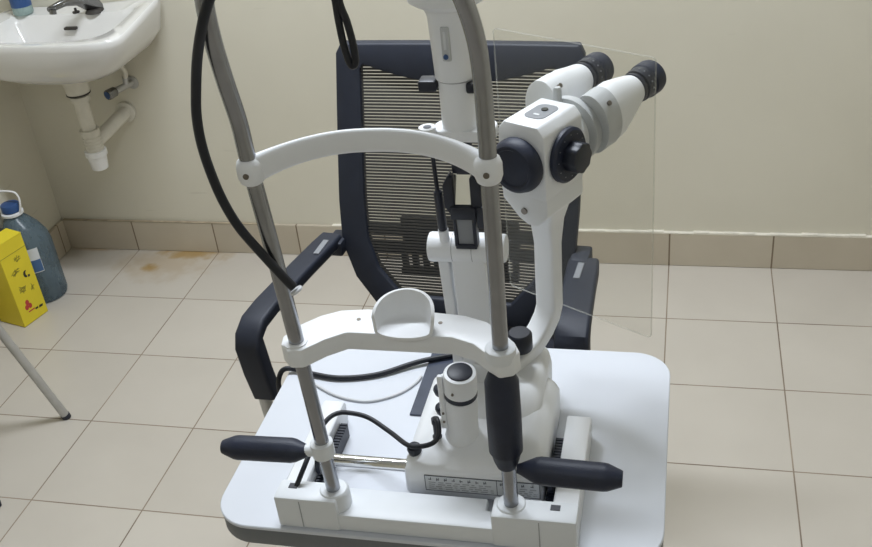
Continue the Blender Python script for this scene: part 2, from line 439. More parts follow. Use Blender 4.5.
# grips
def grip_prof(L_, r): return [(0, r * .34), (.004, r * .42), (.022, r * .93), (.028, r), (L_ - .022, r), (L_ - .017, r * .96), (L_ - .003, r * .64), (L_, r * .56)]
b = BM(); lathe(b, grip_prof(.122, .0160), (1.387, PY - .006, .840), (-1, 0, -.03), 30)
part('hand_grip', b, RUBBER, H)
b = BM(); lathe(b, grip_prof(.124, .0170), (1.648, PY - .012, .843), (1, 0, -.03), 30)
part('hand_grip', b, RUBBER, H)
b = BM(); lathe(b, [(0, .0120), (.010, .0155), (.022, .018), (.026, .0205), (.080, .0208), (.128, .0200), (.143, .0145), (.145, .0110)], (1.6335, PY, .836), (.012, 0, 1), 34)
part('height_knob', b, RUBBER, H, 'black rubber sleeve that turns on the right pole')
b = BM(); lathe(b, [(0, .0105), (.012, .0105)], (1.6358, PY, .979), (0, 0, -1), 24); part('ring', b, CHROME, H)
b = BM(); lathe(b, [(0, .0105), (.002, .0145), (.022, .0145), (.024, .0115)], (1.3995, PY, .829), (-.03, 0, 1), 28)
cyl(b, (1.400, PY - .002, .841), (1.378, PY - .006, .8405), .008, 16)
part('grip_clamp', b, CREAM, H)
# track covers running back over the tabletop
for x0, x1, s in ((1.327, 1.358, 1), (1.684, 1.717, -1)):
    b = BM(); prism(b, [(-1.834, TZ), (-1.650, TZ), (-1.650, .752), (-1.656, .760), (-1.834, .760)], lambda u, v, w: V((w, u, v)), x0, x1, .002, 1)
    tc_ = part('track_cover', b, WHITE, H)
    xi = x1 if s > 0 else x0
    b = BM(); bx(b, xi, xi + s * .012, -1.815, -1.685, TZ, .7425, .001, 1)
    for k in range(22): bx(b, xi + s * .002, xi + s * .0125, -1.812 + k * .0058, -1.8085 + k * .0058, .7425, .7445)
    part('toothed_rack', b, BLACK, tc_)

# ------------------------------------------------------------------ slit lamp
S = thing('slit_lamp', 'white slit lamp microscope with twin eyepieces standing behind the chin rest', 'slit lamp', (1.575, -1.68, TZ))
# cross-slide base
def rr3(x0, x1, y0, y1, z, r): return [V((u, v, z)) for u, v in rrect((x0 + x1) / 2, (y0 + y1) / 2, (x1 - x0) / 2, (y1 - y0) / 2, r, 6)]
b = BM()
loft(b, [rr3(1.484, 1.667, -1.797, -1.60, .728, .008), rr3(1.4825, 1.6685, -1.7985, -1.60, .731, .010), rr3(1.4825, 1.6685, -1.7985, -1.60, .768, .012),
         rr3(1.486, 1.666, -1.794, -1.60, .777, .016), rr3(1.497, 1.660, -1.778, -1.60, .786, .022), rr3(1.515, 1.652, -1.752, -1.60, .795, .03), rr3(1.525, 1.645, -1.735, -1.605, .799, .03)])
loft(b, [rr3(1.515, 1.652, -1.73, -1.535, .725, .04), rr3(1.515, 1.654, -1.73, -1.53, .780, .045), rr3(1.520, 1.652, -1.72, -1.535, .800, .045), rr3(1.53, 1.645, -1.70, -1.545, .812, .045), rr3(1.54, 1.635, -1.69, -1.56, .817, .04)])
sb = part('slide_base', b, WHITE, S)
# maker's strip: white plate with a ruled border and rows of tiny illegible marks
fy = -1.7990
b = BM(); bx(b, 1.512, 1.664, fy - .0006, fy + .0005, .7385, .7645); lab = part('label_plate', b, LABELW, sb, 'pale label strip with dark border and small marks')
b = BM(); yk = fy - .0011
for z in (.7385, .7637): bx(b, 1.512, 1.664, yk, fy, z, z + .0008)
for x in (1.512, 1.6075, 1.6632): bx(b, x, x + .0008, yk, fy, .7385, .7645)
random.seed(3)
for x in [1.517 + i * .0105 for i in range(8)] + [1.612, 1.625, 1.64, 1.652]:
    k = random.choice((0, 1, 2))
    bx(b, x, x + .004, yk, fy, .7575, .7584)
    if k: bx(b, x + .0005, x + .0014, yk, fy, .7560, .7605)
    if k != 1: bx(b, x + .0028, x + .0037, yk, fy, .7570, .7612)
part('label_marks', b, INKG, lab)
b = BM()
for r_, z in enumerate((.7525, .7490, .7455, .7420)):
    x = 1.517
    while x < 1.658:
        w = random.uniform(.003, .010)
        if not (1.604 < x + w and x < 1.611): bx(b, x, min(x + w, 1.661), yk, fy, z, z + .0009)
        x += w + random.uniform(.002, .006)
part('label_text_lines', b, LINER, lab)
# axle with wheels
b = BM(); cyl(b, (1.366, -1.785, .765), (1.684, -1.785, .765), .0088, 20)
part('axle', b, CHROME, S)
for x in (1.366, 1.678):
    b = BM(); lathe(b, [(0, .009), (.001, .0203), (.007, .0203), (.008, .009)], (x - .004, -1.785, .765 - .0001), (1, 0, 0), 28)
    part('wheel', b, BLACK, S)
# joystick housing
jb = V((1.555, -1.745, .786)); jd = V((.008, -.012, .110)).normalized()
b = BM(); lathe(b, [(0, .0275), (.006, .0235), (.014, .0215), (.080, .0215)], jb, jd, 34)
jo = part('joystick', b, WHITE, S)
b = BM(); lathe(b, [(.081, .0216), (.088, .0216)], jb, jd, 34); part('ring', b, BLACK, jo)
b = BM(); lathe(b, [(.0885, .0215), (.116, .0215), (.119, .0205), (.120, .0165)], jb, jd, 34); part('collar', b, WHITE, jo)
b = BM(); lathe(b, [(.1195, .0165), (.1215, .0160), (.1225, .013)], jb, jd, 30); part('cap', b, BLACK, jo)
b = BM(); P0 = jb + jd * .030 + V((-.0195, -.0125, 0))
bx(b, -.004, .004, -.004, .003, 0, .085, .0025, 2, Matrix.Translation(P0))
cl = part('clip', b, WHITE, jo)
for k in (.012, .026): part('screw', cyl(BM(), P0 + V((0, -.004, k)), P0 + V((0, -.0052, k)), .0018, 10), SCREW, cl)
part('screw', cyl(BM(), jb + jd * .098 + V((-.006, -.0205, 0)), jb + jd * .098 + V((-.006, -.0225, 0)), .0018, 10), SCREW, jo)
# lock knobs and cable socket
for p, r in (((1.497, -1.774, .790), .0095), ((1.5165, -1.690, .824), .0085), ((1.5255, -1.722, .818), .0085)):
    b = BM(); lathe(b, [(0, r * .9), (.002, r), (.010, r), (.013, r * .8), (.014, r * .5)], (p[0], p[1], p[2] - .010), (-.2, -.2, 1), 18); part('lock_knob', b, BLACK, S)
b = BM(); lathe(b, [(0, .0065), (.004, .0065), (.005, .0045), (.022, .0045), (.024, .0055), (.032, .0055)], (1.5232, -1.7545, .790), (-.03, .06, 1), 16); part('plug', b, BLACK, S)
# arm pivot and microscope arm
b = BM(); lathe(b, [(0, .036), (.012, .036), (.016, .033), (.034, .033), (.037, .03)], (1.570, -1.630, .811), (0, 0, 1), 36); part('arm_pivot', b, WHITE, S)
b = BM(); lathe(b, [(0, .016), (.003, .0175), (.024, .0175), (.028, .0145)], (1.618, -1.622, .846), (0, 0, 1), 24); part('clamp_knob', b, BLACK, S)
TH = math.radians(28)
D = V((math.sin(TH), math.cos(TH), 0)); Nn = V((math.cos(TH), -math.sin(TH), 0)); Z = V((0, 0, 1))
F0 = V((1.634, -1.610, 1.127))
def MP(t, s, h): return F0 + D * t + Nn * s + Z * h
# arm path in (t, h): low foot, sweep up, vertical, top bracket
arm = [(-.055, -.018, -.308, .0150), (-.015, -.018, -.306, .0160), (.020, -.017, -.298, .0165), (.040, -.015, -.284, .0165), (.053, -.013, -.268, .0165), (.059, -.012, -.252, .0165), (.060, -.012, -.20, .0165), (.060, -.011, -.15, .0165), (.060, -.010, -.115, .0170), (.058, -.006, -.092, .021), (.052, -.002, -.070, .027), (.046, 0, -.045, .031)]
rings = []
pts = [MP(t, q, h) for t, q, h, w in arm]
for i, p in enumerate(pts):
    tg = (pts[min(i + 1, len(pts) - 1)] - pts[max(i - 1, 0)]).normalized()
    inn = Nn.cross(tg).normalized(); w = arm[i][3]; hd = .0125 if i < 8 else .0125 + .006 * (i - 7)
    rings.append([p + Nn * u + inn * v for u, v in rrect(0, 0, w, hd, .005, 3)])
b = BM(); loft(b, rings); part('microscope_arm', b, WHITE, S)
# bracket plate with screw under the body
b = BM(); prism(b, [(-.037, -.045), (.034, -.045), (.034, -.072), (.016, -.090), (.002, -.091), (-.012, -.084), (-.024, -.072), (-.037, -.060)], lambda u, v, w: MP(w, u, v), .001, .083, .003, 2)
br = part('bracket', b, WHITE, S)
part('screw', cyl(BM(), MP(.003, -.002, -.071), MP(-.0012, -.002, -.071), .0045, 14), SCREW, br)
# microscope body
b = BM(); prism(b, [(-.037, -.050), (.034, -.050), (.034, .038), (.024, .050), (-.027, .050), (-.037, .038)], lambda u, v, w: MP(w, u, v), 0, .084, .003, 2)
body = part('microscope_body', b, WHITE, S)
b = BM(); prism(b, [(u, v) for u, v in rrect(0, .044, .015, .022, .010, 5)], lambda u, v, w: MP(v, u, w), .0495, .0508); pan = part('top_panel', b, MIDGREY, body, 'grey inset panel with a dark window')
b = BM(); cyl(b, MP(.050, .001, .0506), MP(.050, .001, .0522), .0045, 16); part('window', b, INK, pan)
b = BM(); prism(b, rrect(0, .033, .004, .002, .001, 2), lambda u, v, w: MP(v, u, w), .0507, .0514); part('mark', b, LABELW, pan)
b = BM(); lathe(b, [(0, .030), (.004, .036), (.010, .0365), (.019, .0335), (.022, .030), (.022, .026), (.0195, .024)], MP(.0, -.002, -.002), -D, 40); part('objective_cap', b, RUBBER, S, 'black round cap facing the chin rest')
b = BM(); lathe(b, [(0, .031), (.003, .036), (.008, .036), (.011, .033)], MP(.043, .033, 0), Nn, 40)
dial = part('magnification_dial', b, RUBBER, S)
b = BM()
pr = [(u * 1.0, v) for u, v in [(.0195 * math.cos(2 * math.pi * k / 40) * (1 + .05 * math.cos(2 * math.pi * k / 40 * 8)), .0195 * math.sin(2 * math.pi * k / 40) * (1 + .05 * math.cos(2 * math.pi * k / 40 * 8))) for k in range(40)]]
prism(b, pr, lambda u, v, w: MP(.043 + u, .033 + w, v), .010, .029, .002, 2)
part('dial_knob', b, BLACK, dial)
b = BM()
for k in range(12):
    a = 2 * math.pi * k / 12; bx(b, -.0007, .0007, -.0007, .0007, 0, .0006, 0, 1, Matrix.Translation(MP(.043 + .028 * math.cos(a), .0440, .028 * math.sin(a))))
part('dial_mark', b, LINER, dial)
# grey ring, stub and twin eyepieces
b = BM(); lathe(b, [(.080, .036), (.083, .040), (.094, .041), (.096, .040)], MP(0, -.004, 0), D, 44); part('mount_ring', b, WHITE, S)
b = BM(); lathe(b, [(.096, .041), (.098, .0445), (.110, .0445), (.113, .042)], MP(0, .002, .003), D, 44); part('mount_ring', b, GREY, S, 'light grey plastic ring')
b = BM(); lathe(b, [(0, .0055), (.018, .0055), (.021, .004)], MP(.094, -.010, .042), Z, 16); part('lock_pin', b, GREY, S)
def eyepiece(s0, s1, h0, h1, t0, t1, k0):
    e = BM()
    A = MP(t0, s0, h0); B_ = MP(t1, s1, h1)
    ax = (B_ - A).normalized(); a, c = frame_of(ax)
    L_ = (B_ - A).length
    rings = []
    for f, ra, rc, dz in ((0, .020 * k0, .029 * k0, -.007), (.04, .0235 * k0, .033 * k0, -.008), (.10, .0245 * k0, .034 * k0, -.008), (.30, .0245 * k0, .034 * k0, -.008), (.50, .0240 * k0, .0335 * k0, -.007), (.75, .0235, .0300 * (k0 + .2) / 1.3, -.0045), (.94, .0215, .0230, -.0005), (1, .0200, .0205, 0)):
        o = A.lerp(B_, f)
        rings.append([o + a * math.cos(q) * ra + c * (math.sin(q) * rc + dz) for q in [2 * math.pi * k / 32 for k in range(32)]])
    loft(e, rings)
    ep = part('eyepiece', e, WHITE, S)
    # grey prism cover on the front of the housing
    e = BM(); rings = []
    for f, k_ in ((-.015, .90), (.0, 1.0), (.30, 1.012), (.305, 1.0)):
        o = A.lerp(B_, f); rings.append([o + a * math.cos(q) * .0248 * k0 * k_ + c * (math.sin(q) * .0345 * k0 * k_ - .008) for q in [2 * math.pi * k / 32 for k in range(32)]])
    loft(e, rings); pc = part('prism_cover', e, GREY if s0 > 0 else WHITE, ep)
    sc = A.lerp(B_, .14) + c * .020 + a * .0195
    part('screw', cyl(BM(), sc, sc + a * .004 + c * .003, .0032, 12), SCREW, pc)
    e = BM(); lathe(e, [(0, .0185), (.002, .0212), (.006, .0212), (.007, .0195), (.009, .0195), (.010, .0222), (.0245, .0226)], B_, ax, 32)
    rg = part('diopter_ring', e, BLACK, ep)
    e = BM()
    for k in range(16):
        q = 2 * math.pi * k / 16; o = B_ + ax * .017 + (a * math.cos(q) + c * math.sin(q)) * .0224
        lathe(e, [(0, .0012), (.001, .0008)], o, a * math.cos(q) + c * math.sin(q), 6)
    part('ring_mark', e, MIDGREY, rg)
    e = BM(); lathe(e, [(.0245, .0220), (.027, .0242), (.042, .0242), (.047, .0228), (.048, .019), (.045, .014)], B_, ax, 32)
    part('eyecup', e, RUBBER, ep)
eyepiece(-.048, -.046, .030, .030, .110, .203, 1.08)
eyepiece(.027, .033, .019, .027, .112, .206, 1.2)
# clear breath shield
SA, SB_ = V((1.583, -1.48, 0)), V((1.795, -1.60, 0)); sd = (SB_ - SA).normalized(); sn = V((sd.y, -sd.x, 0)); sl = (SB_ - SA).length
def SPT(u, v, w): return SA + sd * u + Z * v + sn * w
b = BM(); prism(b, rrect(sl / 2, 1.057, sl / 2, .199, .006, 3), SPT, -.001, .001)
sh = part('breath_shield', b, SHIELD, S, 'clear acrylic sheet hanging behind the microscope body')
b = BM()
oo = rrect(sl / 2, 1.057, sl / 2, .199, .006, 3); ii = rrect(sl / 2, 1.057, sl / 2 - .0009, .1981, .005, 3)
for w in (-.00115, ):
    for k in range(len(oo)):
        j = (k + 1) % len(oo)
        q = [oo[k], oo[j], ii[j], ii[k]]
        prism(b, q, SPT, -.00118, .00118)
part('shield_edge', b, SHIELDEDGE, sh)
# illumination tower
AX, AY = 1.560, -1.655
b = BM(); hz = 1.027
cyl(b, (AX - .046, AY, hz), (AX + .034, AY, hz), .0195, 30, bev=.003)
hg = part('hinge', b, WHITE, S)
for x in (AX - .014, AX + .012): part('seam', cyl(BM(), (x, AY, hz), (x + .0008, AY, hz), .0196, 30), LINER, hg)
b = BM(); cyl(b, (AX + .036, AY, hz), (AX + .055, AY, hz), .0185, 30, bev=.003); part('hinge_cap', b, WHITE, hg)
def ribbon(pa, wa, ta, pb, wb, tb, bev=.003):
    b = BM(); r0 = [V((pa[0] + u, pa[1] + v, pa[2])) for u, v in rrect(0, 0, wa, ta, bev, 4)]; r1 = [V((pb[0] + u, pb[1] + v, pb[2])) for u, v in rrect(0, 0, wb, tb, bev, 4)]
    return loft(b, [r0, r1])
part('tower_stalk', ribbon((AX + .012, AY + .012, .845), .028, .017, (AX + .006, AY, 1.015), .0215, .015), WHITE, S)
part('side_stalk', ribbon((AX - .024, AY + .008, .84), .0075, .008, (AX - .028, AY, 1.015), .0075, .008), WHITE, S)
# mirror holder
mx = AX + .009
b = BM()
for s in (-1, 1):
    prism(b, [(-.004, 1.042), (.001, 1.042), (.001, 1.085), (.010, 1.100), (.010, 1.128), (.002, 1.142), (-.003, 1.138)], lambda u, v, w: V((mx + s * (.0165 + (u if s > 0 else u)), AY - .014 + w, v)) if False else V((mx + s * (.0135 + u), AY + w, v)), -.026, -.012, .001, 1)
bx(b, mx - .016, mx + .016, AY - .030, AY - .010, 1.083, 1.100, .002)
bx(b, mx - .0135, mx + .0135, AY - .027, AY - .020, 1.040, 1.046, .001)
bx(b, mx + .016, mx + .026, AY - .028, AY - .008, 1.070, 1.100, .002)
mh = part('mirror_holder', b, BLACK, S)
b = BM(); bx(b, -.0135, .0135, -.0015, .0015, -.019, .020, .001, 1, Matrix.Translation((mx, AY - .016, 1.118)) @ Matrix.Rotation(math.radians(-18), 4, 'X')); part('mirror', b, MIRROR, mh)
part('light_window', bx(BM(), mx - .011, mx + .011, AY - .024, AY - .016, 1.044, 1.083, .001), MIDGREY, mh)
# thin lever rod
b = BM(); cyl(b, (AX - .023, AY - .012, 1.06), (AX - .026, AY - .012, 1.17), .0028, 12); 
lathe(b, [(0, .004), (.003, .0062), (.055, .0056), (.058, .003)], (AX - .0225, AY - .012, 1.058), (-.03, 0, 1), 16)
part('lever_rod', b, BLACK, S)
b = BM(); cyl(b, (AX - .0225, AY - .006, 1.032), (AX - .0225, AY - .012, 1.060), .0065, 16); part('lever_boss', b, WHITE, S)
# lamp column
cx, cy = AX + .006, AY - .004
b = BM(); prism(b, rrect(cx + .010, cy, .038, .020, .016, 6), lambda u, v, w: V((u, v, w)), 1.184, 1.198, .002, 2)
lathe(b, [(0, .0105), (.016, .0105)], (cx - .033, cy - .014, 1.186), (0, 0, 1), 20)
lathe(b, [(0, .024), (.006, .0215), (.066, .0212)], (cx + .004, cy, 1.192), (0, 0, 1), 36, 1, .9)
lc = part('lamp_column', b, WHITE, S)
part('screw', cyl(BM(), (cx - .033, cy - .014, 1.2015), (cx - .033, cy - .014, 1.2026), .005, 14), INKG, lc)
b = BM(); lathe(b, [(0, .0222), (.002, .0232), (.074, .0255), (.084, .029), (.090, .040), (.094, .046), (.16, .048), (.24, .046), (.25, .042)], (cx + .003, cy, 1.2585), (0, 0, 1), 40, 1, .92); lh = part('lamp_housing', b, WHITE, S)
part('seam', lathe(BM(), [(0, .0224), (.0012, .0224)], (cx + .004, cy, 1.2575), (0, 0, 1), 36, 1, .92), LINER, lc)
wn = V((-.45, -.9, 0)).normalized()
wm = Matrix.Translation((cx + .001, cy - .0235, 1.306)) @ Matrix.Rotation(math.radians(-12), 4, 'Z')
b = BM(); bx(b, -.0052, .0052, -.0020, .004, -.020, .020, .002, 2, wm); sw = part('scale_window', b, GREY, lh)
b = BM(); lathe(b, [(0, .0032), (.002, .0028)], wm @ V((0, -.0018, -.014)), (0, -1, 0), 14); part('dot', b, BLUE, sw)
part('slider', bx(BM(), -.0015, .0015, -.0028, 0, -.006, .015, .0006, 1, wm), LABELW, sw)
b = BM(); bx(b, cx - .040, cx - .018, cy - .012, cy + .010, 1.244, 1.258, .003); part('aperture_knob', b, BLACK, S)
b = BM(); bx(b, cx + .018, cx + .030, cy - .018, cy + .0, 1.244, 1.257, .003); part('filter_knob', b, BLACK, S)
b = BM(); bx(b, mx - .012, mx + .012, AY - .018, AY + .004, 1.140, 1.186, .003); part('light_outlet', b, BLACK, S)

# ------------------------------------------------------------------ cables
b = BM(); tube(b, [(1.425, -1.892, 1.462), (1.3968, -1.890, 1.4255), (1.3818, -1.888, 1.3969), (1.3669, -1.880, 1.3666), (1.3541, -1.872, 1.333), (1.3453, -1.868, 1.3002), (1.3414, -1.864, 1.266), (1.3437, -1.862, 1.2302), (1.3503, -1.862, 1.198), (1.3622, -1.862, 1.1667), (1.3825, -1.862, 1.1339), (1.4015, -1.862, 1.1054), (1.4106, -1.861, 1.0919)], .0053, 14)
c = single('power_cable', b, CABLE, 'thick black cable hanging from the top of the left steel pole', 'cable')
b = BM(); lathe(b, [(0, .0072), (.001, .0080), (.0025, .0080), (.0035, .0066)], (1.4116, -1.860, 1.0885), (.6, 0, -1), 24)
single('cable_tie', b, WHITECABLE, 'thin white ring tying the black cable to the left pole', 'cable tie')
b = BM(); tube(b, [(1.5167, -1.884, 1.516), (1.5167, -1.882, 1.4273), (1.515, -1.876, 1.3966), (1.5158, -1.874, 1.3738), (1.5182, -1.873, 1.3587), (1.5214, -1.873, 1.3537), (1.5246, -1.873, 1.3586), (1.5249, -1.874, 1.3756), (1.5228, -1.876, 1.3974), (1.5196, -1.882, 1.4272), (1.5190, -1.884, 1.516)], .0036, 12)
single('looped_cable', b, CABLE, 'thin black cable loop dangling in front of the chair back corner', 'cable')
ZT = TZ + .0045
b = BM(); tube(b, [(1.212, -1.53, .56), (1.2065, -1.541, .62), (1.205, -1.548, .67), (1.208, -1.552, .705), (1.2185, -1.548, .7262), (1.240, -1.5446, .7262), (1.2737, -1.5534, .7248), (1.3184, -1.5581, .7245), (1.3736, -1.5445, .7245), (1.4244, -1.5138, .7265), (1.449, -1.502, .7275), (1.479, -1.4896, .7275), (1.522, -1.4708, .7275)], .0042, 12)
single('mains_cable', b, CABLE, 'black cable running over the left edge of the white table to the base', 'cable')
b = BM(); tube(b, [(1.350, -1.8465, .768), (1.3600, -1.8345, .79), (1.3636, -1.8067, .80), (1.3632, -1.7665, .80), (1.3662, -1.7408, .798), (1.3748, -1.727, .797), (1.3888, -1.7215, .795), (1.4175, -1.7229, .79), (1.4551, -1.7472, .788), (1.4881, -1.7790, .796), (1.5065, -1.7848, .80), (1.5245, -1.7827, .806), (1.5310, -1.774, .814), (1.5280, -1.761, .824), (1.5225, -1.753, .821)], .0034, 12)
single('lamp_cable', b, CABLE, 'thin black cable curving from the left end block to a plug on the base', 'cable')
b = BM(); tube(b, [(1.2695, -1.5672, .7223), (1.3109, -1.5935, .7223), (1.347, -1.606, .7223), (1.3821, -1.6063, .7223), (1.4179, -1.586, .7223), (1.4376, -1.5595, .7223), (1.444, -1.54, .7223)], .0022, 8)
single('pale_cord', b, WHITECABLE, 'pale thin cord lying on the white tabletop beside the dark plate', 'cord')

# ------------------------------------------------------------------ office chair (built facing -y, then turned)
CH = thing('office_chair', 'black mesh-back office chair with armrests behind the instrument table', 'office chair', (1.380, -1.17, 0), math.radians(-4.6))
def by(z):
    t = (z - .5) / .52
    return .095 + .165 * t + .02 * (t - .5) ** 2
def bp(x, z, off=0): return V((x, by(z) + .10 * (x * x) * -1.0 + off, z))
HW, ZB, ZTp = .248, .505, 1.036
outer, inner = [], []
def lin(a, b_, n): return [(a[0] + (b_[0] - a[0]) * i / n, a[1] + (b_[1] - a[1]) * i / n) for i in range(n)]
def poly(segs):
    out = []
    for a, b_, n in segs: out += lin(a, b_, n)
    return out
oc = [(-.15, ZB), (-.215, .585), (-.243, .655), (-HW, .74), (-HW, 1.018), (-.238, ZTp), (.238, ZTp), (HW, 1.018), (HW, .74), (.243, .655), (.215, .585), (.15, ZB)]
ic = [(-.115, .550), (-.165, .605), (-.187, .665), (-.193, .74), (-.197, .990), (-.190, 1.000), (.190, 1.000), (.197, .990), (.193, .74), (.187, .665), (.165, .605), (.115, .550)]
ns = [4, 4, 4, 8, 2, 16, 2, 8, 4, 4, 4, 10]
outer = poly([(oc[i], oc[(i + 1) % 12], ns[i]) for i in range(12)])
inner = poly([(ic[i], ic[(i + 1) % 12], ns[i]) for i in range(12)])
def sag(x, z): return z - (.036 * (1 - (x / .197) ** 2) if z > .988 else 0)
inner = [(x, sag(x, z)) for x, z in inner]
b = bmesh.new()
n = len(outer); t2 = .012
vo = [[b.verts.new(bp(x, z, o)) for x, z in outer] for o in (-t2, t2)]
vi = [[b.verts.new(bp(x, z, o)) for x, z in inner] for o in (-t2, t2)]
for i in range(n):
    j = (i + 1) % n
    b.faces.new((vo[0][i], vo[0][j], vi[0][j], vi[0][i])); b.faces.new((vo[1][j], vo[1][i], vi[1][i], vi[1][j]))
    b.faces.new((vo[0][j], vo[0][i], vo[1][i], vo[1][j])); b.faces.new((vi[0][i], vi[0][j], vi[1][j], vi[1][i]))
bmesh.ops.recalc_face_normals(b, faces=b.faces); bevel_all(b, .004, 2, ang=1.0)
part('backrest_frame', b, CHAIRF, CH, local=True)
# mesh panel: fine horizontal ribs you can see between
b = BM(); z = .553
def half(z):
    for (x0, z0), (x1, z1) in zip(ic[:5], ic[1:5]):
        if z0 <= z <= z1: return abs(x0 + (x1 - x0) * (z - z0) / (z1 - z0))
    return .197
while z < .994:
    h = half(min(z, .985))
    N_ = 12; rings = []
    for k in range(N_ + 1):
        x = -h - .004 + (2 * h + .008) * k / N_
        rings.append([bp(x, z, -.0025), bp(x, z + .0035, -.0025), bp(x, z + .0035, .0), bp(x, z, .0)])
    loft(b, rings); z += .0060
part('backrest_mesh', b, MESH, CH, local=True, ang=30)
# lumbar support behind the mesh
b = BM()
def lb(x0, x1, z0, z1, o0, o1, bev=.003):
    c = (z0 + z1) / 2; bx(b, x0, x1, by(c) + o0, by(c) + o1, z0, z1, bev)
lb(-.215, .215, .660, .682, .012, .024); lb(-.205, .205, .620, .648, .012, .024)
lb(-.125, .125, .640, .700, .014, .032, .006)
for x in (-.118, -.095, -.072, -.049, .049, .072, .095, .118): lb(x - .006, x + .006, .585, .645, .014, .028, .002)
lb(-.125, .125, .578, .594, .014, .030)
part('lumbar_support', b, CHAIRF, CH, local=True)
# seat
b = BM()
so = rrect(0, -.03, .225, .215, .07, 6)
sr = [[V((u * k, -.03 + (v + .03) * k, z)) for u, v in so] for k, z in ((.93, .425), (.985, .432), (1, .450), (.985, .468), (.90, .482), (.6, .488))]
loft(b, sr); part('seat', b, FABRIC, CH, local=True)
b = BM(); bx(b, -.10, .10, -.10, .14, .39, .428, .008); bx(b, -.03, .03, .10, .195, .40, .43, .006); bx(b, -.045, .045, .165, .2, .40, .60, .008)
part('seat_bracket', b, CHAIRF, CH, local=True)
# armrests with front posts and silver legs
for s in (-1, 1):
    xo = .30 * s
    path = [(-.262, .170, .662), (-.275, 0, .660), (-.298, -.165, .655)]
    b = BM(); rings = []
    prof = [(.130, .660, .266, .6), (.09, .663, .268, 1), (0, .662, .280, 1), (-.13, .659, .296, 1), (-.175, .655, .300, 1), (-.200, .640, .302, 1), (-.205, .620, .302, 1), (-.200, .56, .300, .95), (-.192, .50, .296, .8)]
    if s > 0: prof = [(.120, .648, .262, .7), (.09, .652, .265, 1), (.02, .652, .270, 1), (-.05, .652, .276, 1), (-.085, .650, .279, 1), (-.108, .638, .281, 1), (-.114, .615, .281, 1), (-.110, .56, .280, 1), (-.105, .50, .280, .9)]
    P_ = [V((s * q[2], q[0], q[1])) for q in prof]
    for i, p in enumerate(P_):
        tg = (P_[min(i + 1, len(P_) - 1)] - P_[max(i - 1, 0)]).normalized(); side = V((1, 0, 0)); side = (side - tg * side.dot(tg)).normalized(); nr = side.cross(tg)
        w = (.025 if s < 0 else .031) * (.8 + .2 * prof[i][3]); h_ = .013 if i < 6 else .017
        rings.append([p + side * u + nr * v for u, v in rrect(0, 0, w, h_, .007, 4)])
    loft(b, rings); ar = part('armrest', b, CHAIRF, CH, local=True)
    b = BM(); bx(b, s * .262 - .006, s * .262 + .006, .040, .095, .6745 - (.011 if s > 0 else 0), .678 - (.011 if s > 0 else 0), .001); part('slot', b, MIDGREY, ar, 'grey slot near the back end', local=True)
    b = BM(); bx(b, s * .254 - .018, s * .254 + .018, .105, .165, .632, .664, .005); part('arm_joint', b, CHAIRF, CH, local=True)
    b = BM(); ay = -.19 if s < 0 else -.108; lx = .306 if s < 0 else .282; tube(b, [(s * lx, ay, .60), (s * lx, ay, .50), (s * .302, -.18, .3), (s * .302, -.183, .06), (s * .302, -.165, .016), (s * .302, -.10, .012), (s * .302, .20, .012), (s * .302, .24, .012)], .0125, 16, 6)
    part('leg', b, SILVER, CH, 'silver tube leg bent into a floor runner', local=True)
    b = BM(); cyl(b, (s * .296, ay * .6 - .06, .41), (s * .19, -.10, .41), .011); part('side_strut', b, SILVER, CH, local=True)

# ------------------------------------------------------------------ wash basin on the back wall
W = thing('wash_basin', 'white ceramic wall-hung wash basin in the room corner', 'wash basin', (.045, 0, .66))
def sup(cx, cy, hx, hy, z, e=3.2, n=48, ymax=-.002):
    out = []
    for k in range(n):
        a = 2 * math.pi * k / n; c, s = math.cos(a), math.sin(a)
        x = cx + hx * math.copysign(abs(c) ** (2 / e), c); y = cy + hy * math.copysign(abs(s) ** (2 / e), s)
        if s > 0: x = cx + hx * math.copysign(abs(c) ** (2 / 9), c); y = cy + hy * abs(s) ** (2 / 9) * 1.0
        out.append(V((x, min(y, ymax), z)))
    return out
wc = .056
b = BM()
loft(b, [sup(.05, -.165, .045, .045, .700, 2), sup(.05, -.165, .075, .06, .708, 2), sup(wc + .005, -.175, .165, .13, .726, 2.8), sup(wc, -.180, .215, .166, .756, 3.6), sup(wc, -.182, .250, .179, .796, 4.4), sup(wc, -.183, .270, .182, .838, 5), sup(wc, -.183, .2725, .1835, .855, 5),
         sup(wc, -.183, .268, .180, .861, 5), sup(wc, -.183, .250, .168, .861, 4.4), sup(wc, -.197, .214, .124, .857, 3.2, ymax=-.07), sup(wc, -.196, .203, .112, .838, 3, ymax=-.082), sup(wc, -.190, .185, .095, .78, 2.6, ymax=-.10), sup(wc, -.180, .12, .065, .738, 2.2), sup(wc + .01, -.170, .03, .03, .730, 2)])
for v in b.verts:
    if v.co.z > .8: v.co.z += .035 * max(0, (v.co.x - .17) / .13) * max(0, (v.co.y + .30) / .30)
bowl = part('basin', b, CERAM, W, ang=50)
b = BM(); bx(b, .022, .062, -.1045, -.090, .818, .826, .002); part('overflow_slot', b, DIRT, bowl)
